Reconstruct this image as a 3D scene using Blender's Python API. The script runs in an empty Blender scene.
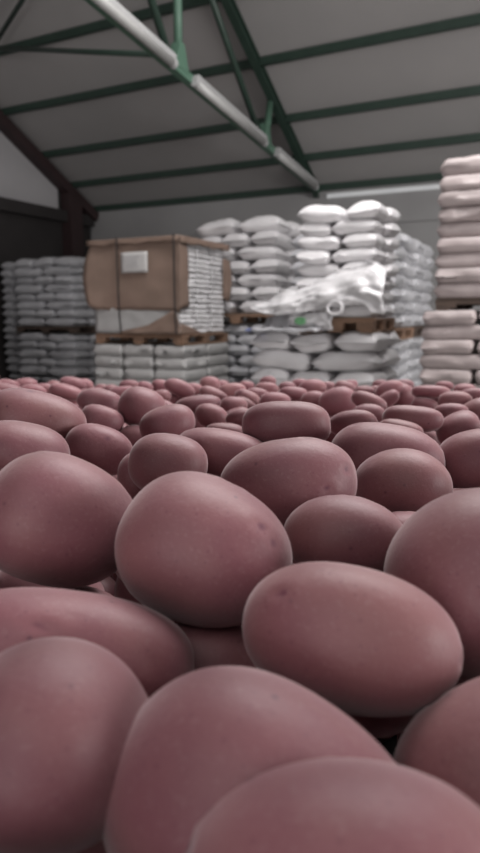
import bpy, bmesh, math, random
import numpy as np
from mathutils import Vector, Matrix, noise
from mathutils.bvhtree import BVHTree

C = bpy.context.scene.collection
scene = bpy.context.scene
R = math.radians

# ------------------------------------------------------------------ camera, world, lights, exposure
ZC, YAW, PITCH, FPX = 1.6, 27.0, 9.9, 640.0
cam_d = bpy.data.cameras.new('camera')
cam_d.sensor_fit = 'VERTICAL'
cam_d.sensor_height = 36.0
cam_d.lens = FPX / 853.0 * 36.0
cam_d.clip_start = 0.01
cam_d.dof.use_dof = True
cam_d.dof.focus_distance = 0.46
cam_d.dof.aperture_fstop = 9.5
cam = bpy.data.objects.new('camera', cam_d)
cam.location = (0, 0, ZC)
cam.rotation_euler = (R(90 - PITCH), 0, R(YAW))
C.objects.link(cam)
scene.camera = cam

w = bpy.data.worlds.new('world')
scene.world = w
w.use_nodes = True
w.node_tree.nodes['Background'].inputs['Color'].default_value = (0.55, 0.6, 0.7, 1)
w.node_tree.nodes['Background'].inputs['Strength'].default_value = 0.2

def area(name, loc, rot, sx, sy, power, col):
    d = bpy.data.lights.new(name, 'AREA')
    d.shape = 'RECTANGLE'; d.size = sx; d.size_y = sy
    d.energy = power; d.color = col
    o = bpy.data.objects.new(name, d)
    o.location = loc; o.rotation_euler = rot
    C.objects.link(o)
    return o
# daylight through the roof window above the aisle, and through the loading door in the right gable
area('roof_window_light', (0.3, 4.05, 6.65), (R(-28.4), 0, 0), 5.2, 3.1, 450, (1.0, 0.97, 0.96))
area('door_light', (7.6, 2.6, 2.2), (0, R(90), 0), 3.6, 3.6, 500, (1.0, 0.97, 0.96))

area('rear_fill_light', (1.5, -9.9, 2.1), (R(-90), 0, R(180)), 4.6, 3.8, 260, (1.0, 0.97, 0.97))  # unseen fill lamp added behind the camera to brighten camera-facing sides
area('rear_roof_fill_light', (0.5, -4.2, 6.4), (R(24), 0, 0), 6.0, 3.4, 90, (1.0, 0.97, 0.97))  # second added fill lamp, high at the rear, softening the potato faces

scene.view_settings.view_transform = 'Standard'
scene.view_settings.look = 'None'
scene.view_settings.gamma = 1.0
scene.view_settings.exposure = 0.5
scene.view_settings.use_curve_mapping = False

# ------------------------------------------------------------------ helpers
def tag(o, label=None, cat=None, group=None, kind=None):
    if label: o['label'] = label
    if cat: o['category'] = cat
    if group: o['group'] = group
    if kind: o['kind'] = kind
    return o

def empty(name, loc=(0, 0, 0), rz=0.0):
    o = bpy.data.objects.new(name, None)
    o.location = loc; o.rotation_euler = (0, 0, rz)
    o.empty_display_size = 0.1
    C.objects.link(o)
    return o

class MB:
    """collects shapes and links them as one mesh object"""
    def __init__(s): s.v = []; s.f = []
    def add(s, v, f):
        n = len(s.v); s.v += [tuple(p) for p in v]; s.f += [tuple(i + n for i in q) for q in f]
    def box(s, c, d, M=None):
        v = []
        for x in (-.5, .5):
            for y in (-.5, .5):
                for z in (-.5, .5):
                    p = Vector((x * d[0], y * d[1], z * d[2]))
                    if M is not None: p = M @ p
                    v.append(p + Vector(c))
        s.add(v, [(0, 1, 3, 2), (4, 6, 7, 5), (0, 4, 5, 1), (2, 3, 7, 6), (0, 2, 6, 4), (1, 5, 7, 3)])
        return s
    def bar(s, a, b, wd, ht):
        """box beam from a to b, wd across, ht high"""
        a = Vector(a); b = Vector(b); d = b - a
        M = d.to_track_quat('X', 'Z').to_matrix()
        return s.box((a + b) / 2, (d.length, wd, ht), M)
    def tube(s, a, b, r, n=12, cap=True):
        a = Vector(a); b = Vector(b)
        q = (b - a).to_track_quat('Z', 'Y').to_matrix()
        v = []
        for p in (a, b):
            for k in range(n):
                t = 2 * math.pi * k / n
                v.append(p + q @ Vector((r * math.cos(t), r * math.sin(t), 0)))
        f = [(k, (k + 1) % n, n + (k + 1) % n, n + k) for k in range(n)]
        if cap: f += [tuple(range(n - 1, -1, -1)), tuple(range(n, 2 * n))]
        s.add(v, f)
        return s
    def mesh(s, name, mat, smooth=False):
        me = bpy.data.meshes.new(name)
        me.from_pydata(s.v, [], s.f)
        bm = bmesh.new(); bm.from_mesh(me)
        bmesh.ops.recalc_face_normals(bm, faces=bm.faces)
        bm.to_mesh(me); bm.free()
        if smooth: me.polygons.foreach_set('use_smooth', [True] * len(me.polygons))
        if mat: me.materials.append(mat)
        return me
    def build(s, name, mat, parent=None, smooth=False, bevel=0.0):
        o = bpy.data.objects.new(name, s.mesh(name, mat, smooth))
        C.objects.link(o)
        if parent: o.parent = parent
        if bevel:
            m = o.modifiers.new('bevel', 'BEVEL'); m.width = bevel; m.segments = 2; m.limit_method = 'ANGLE'
        return o

def link(name, me, parent=None):
    o = bpy.data.objects.new(name, me); C.objects.link(o)
    if parent: o.parent = parent
    return o

def copy_tree(o, parent=None):
    c = o.copy(); C.objects.link(c); c.parent = parent
    for ch in list(o.children): copy_tree(ch, c)
    return c

# ------------------------------------------------------------------ materials
def mat(name, col, col2=None, rough=0.6, scale=6.0, bump=0.0, bscale=40.0, metal=0.0, sheen=0.0, coat=0.0, rnd=0.0, spec=0.5, detail=4.0, stretch=None):
    m = bpy.data.materials.new(name); m.use_nodes = True
    nt = m.node_tree; N = nt.nodes; L = nt.links
    b = N['Principled BSDF']
    b.inputs['Roughness'].default_value = rough
    b.inputs['Metallic'].default_value = metal
    b.inputs['Sheen Weight'].default_value = sheen
    b.inputs['Coat Weight'].default_value = coat
    b.inputs['Coat Roughness'].default_value = 0.25
    b.inputs['Specular IOR Level'].default_value = spec
    tc = N.new('ShaderNodeTexCoord')
    src = tc.outputs['Object']
    if stretch:
        mp = N.new('ShaderNodeMapping'); mp.inputs['Scale'].default_value = stretch
        L.new(src, mp.inputs['Vector']); src = mp.outputs['Vector']
    nz = N.new('ShaderNodeTexNoise'); nz.inputs['Scale'].default_value = scale; nz.inputs['Detail'].default_value = detail
    L.new(src, nz.inputs['Vector'])
    mx = N.new('ShaderNodeMix'); mx.data_type = 'RGBA'
    mx.inputs['A'].default_value = (*col, 1); mx.inputs['B'].default_value = (*(col2 or col), 1)
    rmp = N.new('ShaderNodeMapRange'); rmp.inputs['From Min'].default_value = .35; rmp.inputs['From Max'].default_value = .65
    L.new(nz.outputs['Fac'], rmp.inputs['Value']); L.new(rmp.outputs['Result'], mx.inputs['Factor'])
    out = mx.outputs['Result']
    if rnd:
        oi = N.new('ShaderNodeObjectInfo'); hs = N.new('ShaderNodeHueSaturation')
        mr = N.new('ShaderNodeMapRange'); mr.inputs['To Min'].default_value = 1 - rnd; mr.inputs['To Max'].default_value = 1 + rnd
        L.new(oi.outputs['Random'], mr.inputs['Value']); L.new(mr.outputs['Result'], hs.inputs['Value'])
        L.new(out, hs.inputs['Color']); out = hs.outputs['Color']
    L.new(out, b.inputs['Base Color'])
    if bump:
        n2 = N.new('ShaderNodeTexNoise'); n2.inputs['Scale'].default_value = bscale; n2.inputs['Detail'].default_value = 5
        L.new(src, n2.inputs['Vector'])
        bp = N.new('ShaderNodeBump'); bp.inputs['Strength'].default_value = bump; bp.inputs['Distance'].default_value = .01
        L.new(n2.outputs['Fac'], bp.inputs['Height']); L.new(bp.outputs['Normal'], b.inputs['Normal'])
    return m

def potato_material():
    m = bpy.data.materials.new('red_potato_skin'); m.use_nodes = True
    nt = m.node_tree; N = nt.nodes; L = nt.links; b = N['Principled BSDF']
    tc = N.new('ShaderNodeTexCoord'); oi = N.new('ShaderNodeObjectInfo')
    add = N.new('ShaderNodeVectorMath'); add.operation = 'ADD'
    sc = N.new('ShaderNodeVectorMath'); sc.operation = 'SCALE'; sc.inputs['Scale'].default_value = 7.0
    L.new(oi.outputs['Random'], sc.inputs[0]); L.new(tc.outputs['Object'], add.inputs[0]); L.new(sc.outputs['Vector'], add.inputs[1])
    P = add.outputs['Vector']
    def nz(scale, detail=4.0, rough=.55):
        n = N.new('ShaderNodeTexNoise'); n.inputs['Scale'].default_value = scale
        n.inputs['Detail'].default_value = detail; n.inputs['Roughness'].default_value = rough
        L.new(P, n.inputs['Vector']); return n.outputs['Fac']
    def rng(v, a, c, lo=0.0, hi=1.0):
        r = N.new('ShaderNodeMapRange'); r.inputs['From Min'].default_value = a; r.inputs['From Max'].default_value = c
        r.inputs['To Min'].default_value = lo; r.inputs['To Max'].default_value = hi
        L.new(v, r.inputs['Value']); return r.outputs['Result']
    def mix(f, A, B):
        x = N.new('ShaderNodeMix'); x.data_type = 'RGBA'
        L.new(f, x.inputs['Factor'])
        for k, s in (('A', A), ('B', B)):
            if isinstance(s, tuple): x.inputs[k].default_value = (*s, 1)
            else: L.new(s, x.inputs[k])
        return x.outputs['Result']
    c = mix(rng(nz(32, 3), .35, .68), POT_A, POT_B)               # broad blotches of pink and tan
    c = mix(rng(nz(14, 2), .48, .72, 0, .55), c, POT_C)
    c = mix(rng(nz(420, 3), .55, .75, 0, .22), c, POT_D)           # pale dusty flecks
    vo = N.new('ShaderNodeTexVoronoi'); vo.inputs['Scale'].default_value = 75; L.new(P, vo.inputs['Vector'])
    sel = N.new('ShaderNodeSeparateColor'); L.new(vo.outputs['Color'], sel.inputs['Color'])
    lt = N.new('ShaderNodeMath'); lt.operation = 'LESS_THAN'; lt.inputs[1].default_value = .28; L.new(sel.outputs['Red'], lt.inputs[0])
    ml = N.new('ShaderNodeMath'); ml.operation = 'MULTIPLY'
    L.new(rng(vo.outputs['Distance'], .03, .12, .75, 0), ml.inputs[0]); L.new(lt.outputs[0], ml.inputs[1])
    c = mix(ml.outputs[0], c, (.07, .016, .035))     # lenticels
    v2 = N.new('ShaderNodeTexVoronoi'); v2.inputs['Scale'].default_value = 190; L.new(P, v2.inputs['Vector'])
    c = mix(rng(v2.outputs['Distance'], .06, .2, .38, 0), c, (.12, .03, .05))        # fine pores
    at = N.new('ShaderNodeAttribute'); at.attribute_name = 'eye'
    c = mix(rng(at.outputs['Fac'], .1, .8, 0, .8), c, (.085, .016, .04))
    hs = N.new('ShaderNodeHueSaturation')
    L.new(rng(oi.outputs['Random'], 0, 1, .86, 1.12), hs.inputs['Value']); L.new(c, hs.inputs['Color'])
    L.new(hs.outputs['Color'], b.inputs['Base Color'])
    b.inputs['Roughness'].default_value = .52
    b.inputs['Specular IOR Level'].default_value = .4
    b.inputs['Sheen Weight'].default_value = .35
    b.inputs['Sheen Roughness'].default_value = .45
    b.inputs['Sheen Tint'].default_value = (1, .9, .9, 1)
    b1 = N.new('ShaderNodeBump'); b1.inputs['Strength'].default_value = .22; b1.inputs['Distance'].default_value = .0012
    L.new(nz(260, 5, .65), b1.inputs['Height'])
    b2 = N.new('ShaderNodeBump'); b2.inputs['Strength'].default_value = .12; b2.inputs['Distance'].default_value = .002
    L.new(nz(70, 4), b2.inputs['Height']); L.new(b1.outputs['Normal'], b2.inputs['Normal'])
    L.new(b2.outputs['Normal'], b.inputs['Normal'])
    return m
POT_A, POT_B, POT_C, POT_D = (.190, .070, .085), (.218, .088, .099), (.228, .104, .100), (.34, .222, .228)
M_POT = potato_material()

M = dict(
    concrete=mat('concrete_floor', (.20, .195, .19), (.26, .25, .245), .85, 2.0, .2, 60),
    wallgrey=mat('grey_wall_panel', (.33, .325, .325), (.30, .295, .295), .7, 1.2, .05, 30),
    walldark=mat('dark_wall_cladding', (.022, .019, .019), (.03, .026, .026), .8, 1.5, .1, 20),
    wallpale=mat('pale_panel', (.42, .41, .42), (.38, .37, .38), .6, 1.0),
    roof=mat('grey_roof_panel', (.36, .345, .34), (.33, .32, .315), .75, .8, .04, 20),
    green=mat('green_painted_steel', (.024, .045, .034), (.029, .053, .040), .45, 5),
    greenlit=mat('green_steel_lit', (.07, .14, .10), (.085, .16, .115), .4, 5),  # same green steel, brightness of its lit members put into the colour
    redsteel=mat('dark_red_steel', (.036, .019, .02), (.03, .016, .017), .6, 4),
    palesteel=mat('pale_galvanised_steel', (.55, .55, .56), (.48, .48, .5), .4, 5),
    lampwhite=mat('white_lamp_plastic', (.38, .38, .37), (.35, .35, .34), .35, 5),
    lampgrey=mat('grey_lamp_housing', (.35, .35, .35), (.32, .32, .32), .45, 5),
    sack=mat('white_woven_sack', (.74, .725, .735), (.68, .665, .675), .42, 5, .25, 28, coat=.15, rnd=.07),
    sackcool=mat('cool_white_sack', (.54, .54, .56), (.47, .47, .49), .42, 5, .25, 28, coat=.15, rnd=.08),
    paper=mat('grey_paper_sack', (.43, .425, .42), (.385, .38, .375), .7, 5, .12, 25, rnd=.05),
    pack=mat('white_paper_pack', (.76, .75, .76), (.70, .69, .70), .5, 5, .1, 25, rnd=.06),
    beige=mat('beige_lit_sack', (.40, .34, .335), (.35, .295, .29), .5, 6, .25, 28, coat=.1, rnd=.08),  # pinkish beige of coloured light put into the sack colour
    pinksack=mat('pink_sack', (.50, .30, .32), (.44, .26, .28), .5, 6, .2, 28, rnd=.08),
    card=mat('brown_cardboard', (.28, .195, .155), (.235, .165, .13), .75, 3.5, .15, 20),
    label=mat('white_label_paper', (.62, .61, .60), (.56, .55, .54), .6, 9),
    strap=mat('dark_strap', (.05, .045, .045), None, .5),
    wood=mat('pallet_wood', (.27, .165, .11), (.20, .125, .085), .8, 7, .25, 30, rnd=.1, stretch=(1, 6, 6)),
    woodshade=mat('shaded_pallet_wood', (.10, .07, .055), (.07, .05, .04), .85, 7, .25, 30, stretch=(1, 6, 6)),  # pallet wood darkened, the shadow between tiers put into its colour
    film=mat('white_plastic_film', (.68, .67, .68), (.62, .61, .62), .3, 6, .3, 18, coat=.3),
    filmgrey=mat('grey_plastic_film', (.52, .52, .54), (.42, .42, .44), .35, 7, .3, 18, coat=.3),
    printgreen=mat('green_print', (.18, .42, .20), (.15, .36, .18), .4, 6),
    printblue=mat('blue_print', (.22, .26, .48), (.2, .22, .42), .4, 6),
    daystrip=mat('daylit_strip', (.6, .6, .6), (.55, .55, .56), .5, 5),
    hopper=mat('hopper_steel', (.022, .02, .02), (.03, .026, .024), .6, 4),
)
_b = M['daystrip'].node_tree.nodes['Principled BSDF']
_b.inputs['Emission Color'].default_value = (.95, .98, 1, 1); _b.inputs['Emission Strength'].default_value = .13

# ------------------------------------------------------------------ the shed
WY, GX, TX, ZE, TR = 10.26, -8.5, -3.81, 3.575, .54     # back wall, left gable, truss plane, eave height, roof slope
RX = 8.0
def zr(y): return ZE + TR * (WY - abs(y)) if y >= 0 else ZE + TR * (WY + y)
def structure(o): o['kind'] = 'structure'; return o

structure(MB().box(((GX + RX) / 2, 0, -.05), (RX - GX + .4, 2 * WY + .4, .1)).build('floor', M['concrete']))
# back wall of horizontal sandwich panels with shallow joints
b = MB(); z = 0.0
while z < ZE - .05:
    h = min(.6, ZE - z)
    b.box(((GX + RX) / 2, WY + .06, z + h / 2), (RX - GX, .12, h - .012)); z += .6
b.box(((GX + RX) / 2, WY + .09, ZE / 2), (RX - GX + .3, .06, ZE))
structure(b.build('wall_back', M['wallgrey']))
structure(MB().box(((GX + RX) / 2, -WY - .06, ZE / 2), (RX - GX, .12, ZE)).build('wall_front', M['wallgrey']))

def gable(x, t, hole=None):
    b = MB()
    def prism(pts):
        n = len(pts)
        v = [(x, p[0], p[1]) for p in pts] + [(x + t, p[0], p[1]) for p in pts]
        b.add(v, [tuple(range(n)), tuple(range(2 * n - 1, n - 1, -1))] + [(k, (k + 1) % n, n + (k + 1) % n, n + k) for k in range(n)])
    zk = zr(0)
    if hole:
        y0, y1, zt = hole
        prism([(-WY, 0), (y0, 0), (y0, zt), (-WY, zt)]); prism([(y1, 0), (WY, 0), (WY, zt), (y1, zt)])
        prism([(-WY, zt), (WY, zt), (WY, ZE), (0, zk), (-WY, ZE)])
    else:
        prism([(-WY, 0), (WY, 0), (WY, ZE), (0, zk), (-WY, ZE)])
    return b
d2 = structure(empty('added_fill_door', (1.5, -WY, 0)))  # unseen door added in the front wall to house the rear fill lamp
dm = MB()
for x in (-2.46, 2.46): dm.box((x, 0.04, 2.1), (.12, .2, 4.2))
dm.box((0, 0.04, 4.26), (5.04, .2, .12))
structure(dm.build('door_frame', M['green'], d2))
structure(MB().box((0, .03, 2.1), (4.8, .04, 4.2)).build('door_curtain', M['lampwhite'], d2))
structure(gable(GX - .14, .12).build('wall_left', M['walldark']))
structure(gable(RX, .12, (.6, 4.6, 4.2)).build('wall_right', M['wallgrey']))
# loading door frame in the right gable
d = structure(empty('door_1', (RX, 2.6, 0)))
dm = MB()
for y in (-2.06, 2.06): dm.box((0, y, 2.1), (.2, .12, 4.2))
dm.box((0, 0, 4.26), (.2, 4.24, .12))
structure(dm.build('door_frame', M['green'], d))
dk = structure(MB().box((.35, 0, 2.1), (.04, 4.0, 4.2)).build('door_curtain', M['lampwhite'], d))

# pale upper panel of the left gable and its dark rail and post
pts = [(GX - .01, 3.46), (9.34, 3.46)]
b = MB()
ys = [2.0, 9.36]
v = [(GX - .02, ys[0], 3.50), (GX - .02, ys[1], 3.50), (GX - .02, ys[1], zr(ys[1]) - .2), (GX - .02, ys[0], zr(ys[0]) - .2)]
v += [(p[0] + .03, p[1], p[2]) for p in v]
b.add(v, [(0, 1, 2, 3), (7, 6, 5, 4), (0, 4, 5, 1), (1, 5, 6, 2), (2, 6, 7, 3), (3, 7, 4, 0)])
structure(b.build('wall_left_upper_panel', M['wallpale']))
structure(MB().box((GX + .06, 5.0, 3.38), (.16, 10.4, .2)).build('trim_1', M['walldark']))
structure(MB().box((GX + .1, 9.62, 1.9), (.22, .32, 3.8)).build('trim_2', M['redsteel']))

# roof: two slopes with a window in the front-facing one above the aisle
def roof_strip(b, x0, x1, y0, y1, t=.08):
    v = []
    for dz in (0, t):
        v += [(x0, y0, zr(y0) + .055 + dz), (x1, y0, zr(y0) + .055 + dz), (x1, y1, zr(y1) + .055 + dz), (x0, y1, zr(y1) + .055 + dz)]
    b.add(v, [(0, 1, 2, 3), (7, 6, 5, 4), (0, 4, 5, 1), (1, 5, 6, 2), (2, 6, 7, 3), (3, 7, 4, 0)])
b = MB()
roof_strip(b, GX - .2, RX + .2, 5.5, WY + .2); roof_strip(b, GX - .2, -2.4, 2.6, 5.5)
roof_strip(b, 3.0, RX + .2, 2.6, 5.5); roof_strip(b, GX - .2, RX + .2, 0, 2.6)
structure(b.build('ceiling', M['roof']))
b = MB(); v = []
for dz in (0, .08):
    v += [(GX - .2, -WY - .2, ZE - .1 + dz), (RX + .2, -WY - .2, ZE - .1 + dz), (RX + .2, 0, zr(0) + dz), (GX - .2, 0, zr(0) + dz)]
b.add(v, [(0, 1, 2, 3), (7, 6, 5, 4), (0, 4, 5, 1), (1, 5, 6, 2), (2, 6, 7, 3), (3, 7, 4, 0)])
structure(b.build('ceiling_rear', M['wallgrey']))
b = MB(); roof_strip(b, -2.4, 3.0, 2.6, 5.5, .03)
wn = structure(empty('window_1', (0, 0, 0)))
structure(b.build('window_pane', M['lampwhite'], wn))
b = MB()
for x in (-2.4, .3, 3.0): b.bar((x, 2.6, zr(2.6)), (x, 5.5, zr(5.5)), .06, .08)
for y in (2.6, 5.5): b.bar((-2.4, y, zr(y)), (3.0, y, zr(y)), .06, .08)
structure(b.build('window_frame', M['palesteel'], wn))

wn = structure(empty('added_fill_window', (0, 0, 0)))  # unseen rear roof window, added to go with the high fill lamp
b = MB()
v = []
for dz in (-.02, -.05):
    v += [(-2.6, -2.6, zr(-2.6) + dz), (3.6, -2.6, zr(-2.6) + dz), (3.6, -5.8, zr(-5.8) + dz), (-2.6, -5.8, zr(-5.8) + dz)]
b.add(v, [(0, 1, 2, 3), (7, 6, 5, 4), (0, 4, 5, 1), (1, 5, 6, 2), (2, 6, 7, 3), (3, 7, 4, 0)])
structure(b.build('window_pane', M['lampwhite'], wn))
b = MB()
for x in (-2.6, .5, 3.6): b.bar((x, -2.6, zr(-2.6) - .06), (x, -5.8, zr(-5.8) - .06), .06, .08)
for y in (-2.6, -5.8): b.bar((-2.6, y, zr(y) - .06), (3.6, y, zr(y) - .06), .06, .08)
structure(b.build('window_frame', M['palesteel'], wn))

PURLINS = [(y, .095) for y in (10.2, 9.58, 8.88, 8.02, 7.17, 6.3, 5.4, 4.6, 3.7, 2.9, 2.1)]
for y, h in PURLINS:
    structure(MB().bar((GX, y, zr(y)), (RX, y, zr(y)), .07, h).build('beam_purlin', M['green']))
# narrow translucent daylight strip under the eave, right of the truss
structure(MB().box(((-3.65 + RX) / 2, WY - .012, ZE - .095), (RX + 3.65, .03, .065)).build('window_3', M['daystrip']))
# left end rafter
structure(MB().bar((GX + .12, WY - .02, zr(WY) - .12), (GX + .12, 0, zr(0) - .12), .18, .17).build('beam_rafter_gable', M['redsteel']))

# roof trusses
def truss(x):
    t = structure(empty('roof_truss', (x, 0, 0)))
    b = MB(); a, c = Vector((0, WY - .02, zr(WY) - .06)), Vector((0, .0, zr(0) - .10))
    d_ = (c - a).normalized(); nrm = Vector((0, -d_.z, d_.y)) if d_.y > 0 else Vector((0, d_.z, -d_.y))
    for s in (-.055, .055): b.bar(a + nrm * s, c + nrm * s, .10, .014)
    b.bar(a, c, .012, .11)
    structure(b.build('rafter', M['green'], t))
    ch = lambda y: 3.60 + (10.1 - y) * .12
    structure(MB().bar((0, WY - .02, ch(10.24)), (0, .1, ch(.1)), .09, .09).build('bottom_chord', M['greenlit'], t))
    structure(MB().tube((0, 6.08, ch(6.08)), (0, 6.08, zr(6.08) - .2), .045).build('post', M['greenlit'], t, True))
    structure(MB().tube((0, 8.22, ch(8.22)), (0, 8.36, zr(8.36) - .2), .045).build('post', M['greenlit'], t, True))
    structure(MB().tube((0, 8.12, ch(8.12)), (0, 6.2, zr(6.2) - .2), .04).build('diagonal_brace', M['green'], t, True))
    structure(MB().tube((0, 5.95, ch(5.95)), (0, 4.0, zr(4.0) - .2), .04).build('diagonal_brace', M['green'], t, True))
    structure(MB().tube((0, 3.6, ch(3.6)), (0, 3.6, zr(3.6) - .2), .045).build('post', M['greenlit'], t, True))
    for y in (6.08, 8.2):
        g = MB()
        for s in (-.008, .008):
            pass
        v = [(-.05, y - .13, ch(y) + .03), (-.05, y + .13, ch(y) + .0), (-.05, y + .045, ch(y) + .26), (-.05, y - .045, ch(y) + .26)]
        v += [(.05, p[1], p[2]) for p in v]
        g.add(v, [(0, 1, 2, 3), (7, 6, 5, 4), (0, 4, 5, 1), (1, 5, 6, 2), (2, 6, 7, 3), (3, 7, 4, 0)])
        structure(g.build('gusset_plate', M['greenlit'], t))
    return ch
chord = truss(TX)
truss(TX + 5.2)

# sloping wind braces of the left bay
for a, b_ in (((TX, 5.85, chord(5.85) + .05), (-7.3, 7.0, zr(7.0) - .13)), ((-7.3, 6.95, zr(6.95) - .12), (-4.9, 5.95, zr(5.95) - .1))):
    structure(MB().tube(a, b_, .03).build('beam_wind_brace', M['green'], None, True))

# tube lamps on the bottom chord
def tube_lamp(y0, y1, label):
    x = TX + .065
    root = empty('tube_lamp', (x, y0, chord(y0)))
    tag(root, label, 'lamp', 'tube lamps along the green roof truss')
    d_ = Vector((0, y1 - y0, chord(y1) - chord(y0))); q = d_.normalized()
    up = Vector((0, -q.z, q.y))
    MB().bar(up * .02, d_ + up * .02, .085, .06).build('housing', M['lampgrey'], root, bevel=.008)
    MB().tube(up * -.028 + q * .02, d_ + up * -.028 - q * .02, .046, 20).build('diffuser', M['lampwhite'], root, True)
    for s in (.0, 1.0):
        MB().tube(up * -.028 + d_ * s - q * .025, up * -.028 + d_ * s + q * .025, .051, 20).build('end_cap', M['lampgrey'], root, bevel=.008)
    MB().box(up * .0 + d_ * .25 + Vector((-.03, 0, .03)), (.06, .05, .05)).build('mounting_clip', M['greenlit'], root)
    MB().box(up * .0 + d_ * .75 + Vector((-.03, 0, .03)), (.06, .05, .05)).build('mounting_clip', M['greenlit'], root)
tube_lamp(4.20, 5.88, 'unlit white tube lamp on the truss, highest and nearest of three')
tube_lamp(6.30, 8.06, 'unlit white tube lamp on the truss, between the two gusset plates')
tube_lamp(8.45, 9.98, 'unlit white tube lamp on the truss, lowest of three, by the back wall')

# ------------------------------------------------------------------ sacks, pallets
def sack_mesh(L, W, H, seed, mt, p=5.0, lip=.93, nu=22, nv=14, wr=.008, pitch=None, open_top=False, warp=None):
    """a filled sack: puffed middle, flat sewn ends, creased skin"""
    rs = random.Random(seed); off = Vector((rs.uniform(0, 50), rs.uniform(0, 50), rs.uniform(0, 50)))
    us = [.35 * (-1 + 2 * i / nu) + .65 * math.sin(math.pi / 2 * (-1 + 2 * i / nu)) for i in range(nu + 1)]
    vs = [math.sin(math.pi / 2 * (-1 + 2 * j / nv)) for j in range(nv + 1)]
    def prof(u, v):
        r = H * .62 * (5.0 / p) ** .8
        eu = max(0.0, 1 - abs(u) / lip) * L / 2 / (r * .95); ev = (1 - abs(v)) * W / 2 / r
        a = math.sqrt(max(0.0, 1 - (1 - min(1.0, eu)) ** 2)); b = math.sqrt(max(0.0, 1 - (1 - min(1.0, ev)) ** 2))
        return a * b * (.94 + .06 * (1 - u * u) * (1 - v * v))
    skew = rs.uniform(-.03, .03)
    V = []; F = []
    for side in (1, -1):
        for i, u in enumerate(us):
            for j, v in enumerate(vs):
                x = u * L / 2; y = v * W / 2 * (1 - .05 * abs(u) ** 4) 
                pr = prof(u, v)
                n1 = noise.noise(Vector((x * 5, y * 5, side)) + off); n2 = noise.noise(Vector((x * 14, y * 14, side * 3)) + off)
                amp = (.55 + .45 * pr)
                z = side * (H / 2 * pr + .002) + (n1 * .017 + n2 * wr) * amp * (1 if side > 0 else .35)
                if abs(u) > lip: z += -.010 * (abs(u) - lip) / (1 - lip) + n1 * .01
                z += skew * x
                x += n2 * wr * .8; y += n1 * wr
                if pitch:       # pressed flat against the sacks above, below and beside it
                    x = max(-L / 2, min(L / 2, x)); y = max(-W / 2, min(W / 2, y))
                    z = max(-pitch * .488, z)
                    if not open_top: z = min(pitch * .488, z)
                    z += pitch / 2
                    if warp: z += warp(x, y)
                else: z += H / 2
                V.append((x, y, z))
    n = (nu + 1) * (nv + 1)
    idx = lambda s, i, j: s * n + i * (nv + 1) + j
    for i in range(nu):
        for j in range(nv):
            F.append((idx(0, i, j), idx(0, i + 1, j), idx(0, i + 1, j + 1), idx(0, i, j + 1)))
            F.append((idx(1, i, j), idx(1, i, j + 1), idx(1, i + 1, j + 1), idx(1, i + 1, j)))
    for i in range(nu):
        F.append((idx(0, i, 0), idx(1, i, 0), idx(1, i + 1, 0), idx(0, i + 1, 0)))
        F.append((idx(0, i, nv), idx(0, i + 1, nv), idx(1, i + 1, nv), idx(1, i, nv)))
    for j in range(nv):
        F.append((idx(0, 0, j), idx(0, 0, j + 1), idx(1, 0, j + 1), idx(1, 0, j)))
        F.append((idx(0, nu, j), idx(1, nu, j), idx(1, nu, j + 1), idx(0, nu, j + 1)))
    me = bpy.data.meshes.new('sack'); me.from_pydata(V, [], F); me.validate()
    me.polygons.foreach_set('use_smooth', [True] * len(me.polygons)); me.materials.append(mt)
    return me

_cache = {}
def sack_variants(key, L, W, H, mt, p, lip):
    k = (key, round(L, 3), round(W, 3), round(H, 3))
    if k not in _cache:
        _cache[k] = [sack_mesh(L, W, H * 1.15, hash_s(k, i), mt, p, lip, pitch=H) for i in range(4)]
    return _cache[k]
def hash_s(k, i): return sum(ord(c) * (n + 3) for n, c in enumerate(str(k))) * 7 + i * 101

ORD = ['top', 'second', 'third', 'fourth', 'fifth', 'sixth', 'seventh', 'eighth', 'ninth', 'tenth', 'eleventh', 'twelfth', 'thirteenth', 'fourteenth', 'fifteenth', 'sixteenth', 'seventeenth', 'eighteenth', 'nineteenth', 'twentieth']
POS = ['first', 'second', 'third', 'fourth', 'fifth', 'sixth', 'seventh']

def pallet(x0, x1, y0, y1, z, label, h=.13):
    wm = M['woodshade'] if 'dark' in label or 'dim' in label else M['wood']
    root = empty('wooden_pallet', ((x0 + x1) / 2, (y0 + y1) / 2, z))
    tag(root, label, 'pallet', 'wooden pallets under the sacks')
    wx, wy = x1 - x0, y1 - y0
    n = 6
    db = None
    for k in range(n):
        y = -wy / 2 + wy * (k + .5) / n
        o = MB().box((0, y, h - .011), (wx, wy / n * .78, .022)).build('deck_board', wm, root)
    for i in (-1, 0, 1):
        MB().box((0, i * (wy / 2 - .06), h - .033), (wx, .1, .02)).build('stringer_board', wm, root)
        MB().box((i * (wx / 2 - .06), 0, .01), (.1, wy, .02)).build('bottom_board', wm, root)
        for j in (-1, 0, 1):
            MB().box((i * (wx / 2 - .075), j * (wy / 2 - .06), .02 + (h - .063) / 2), (.14, .1, h - .063)).build('block', wm, root)
    return root

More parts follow.
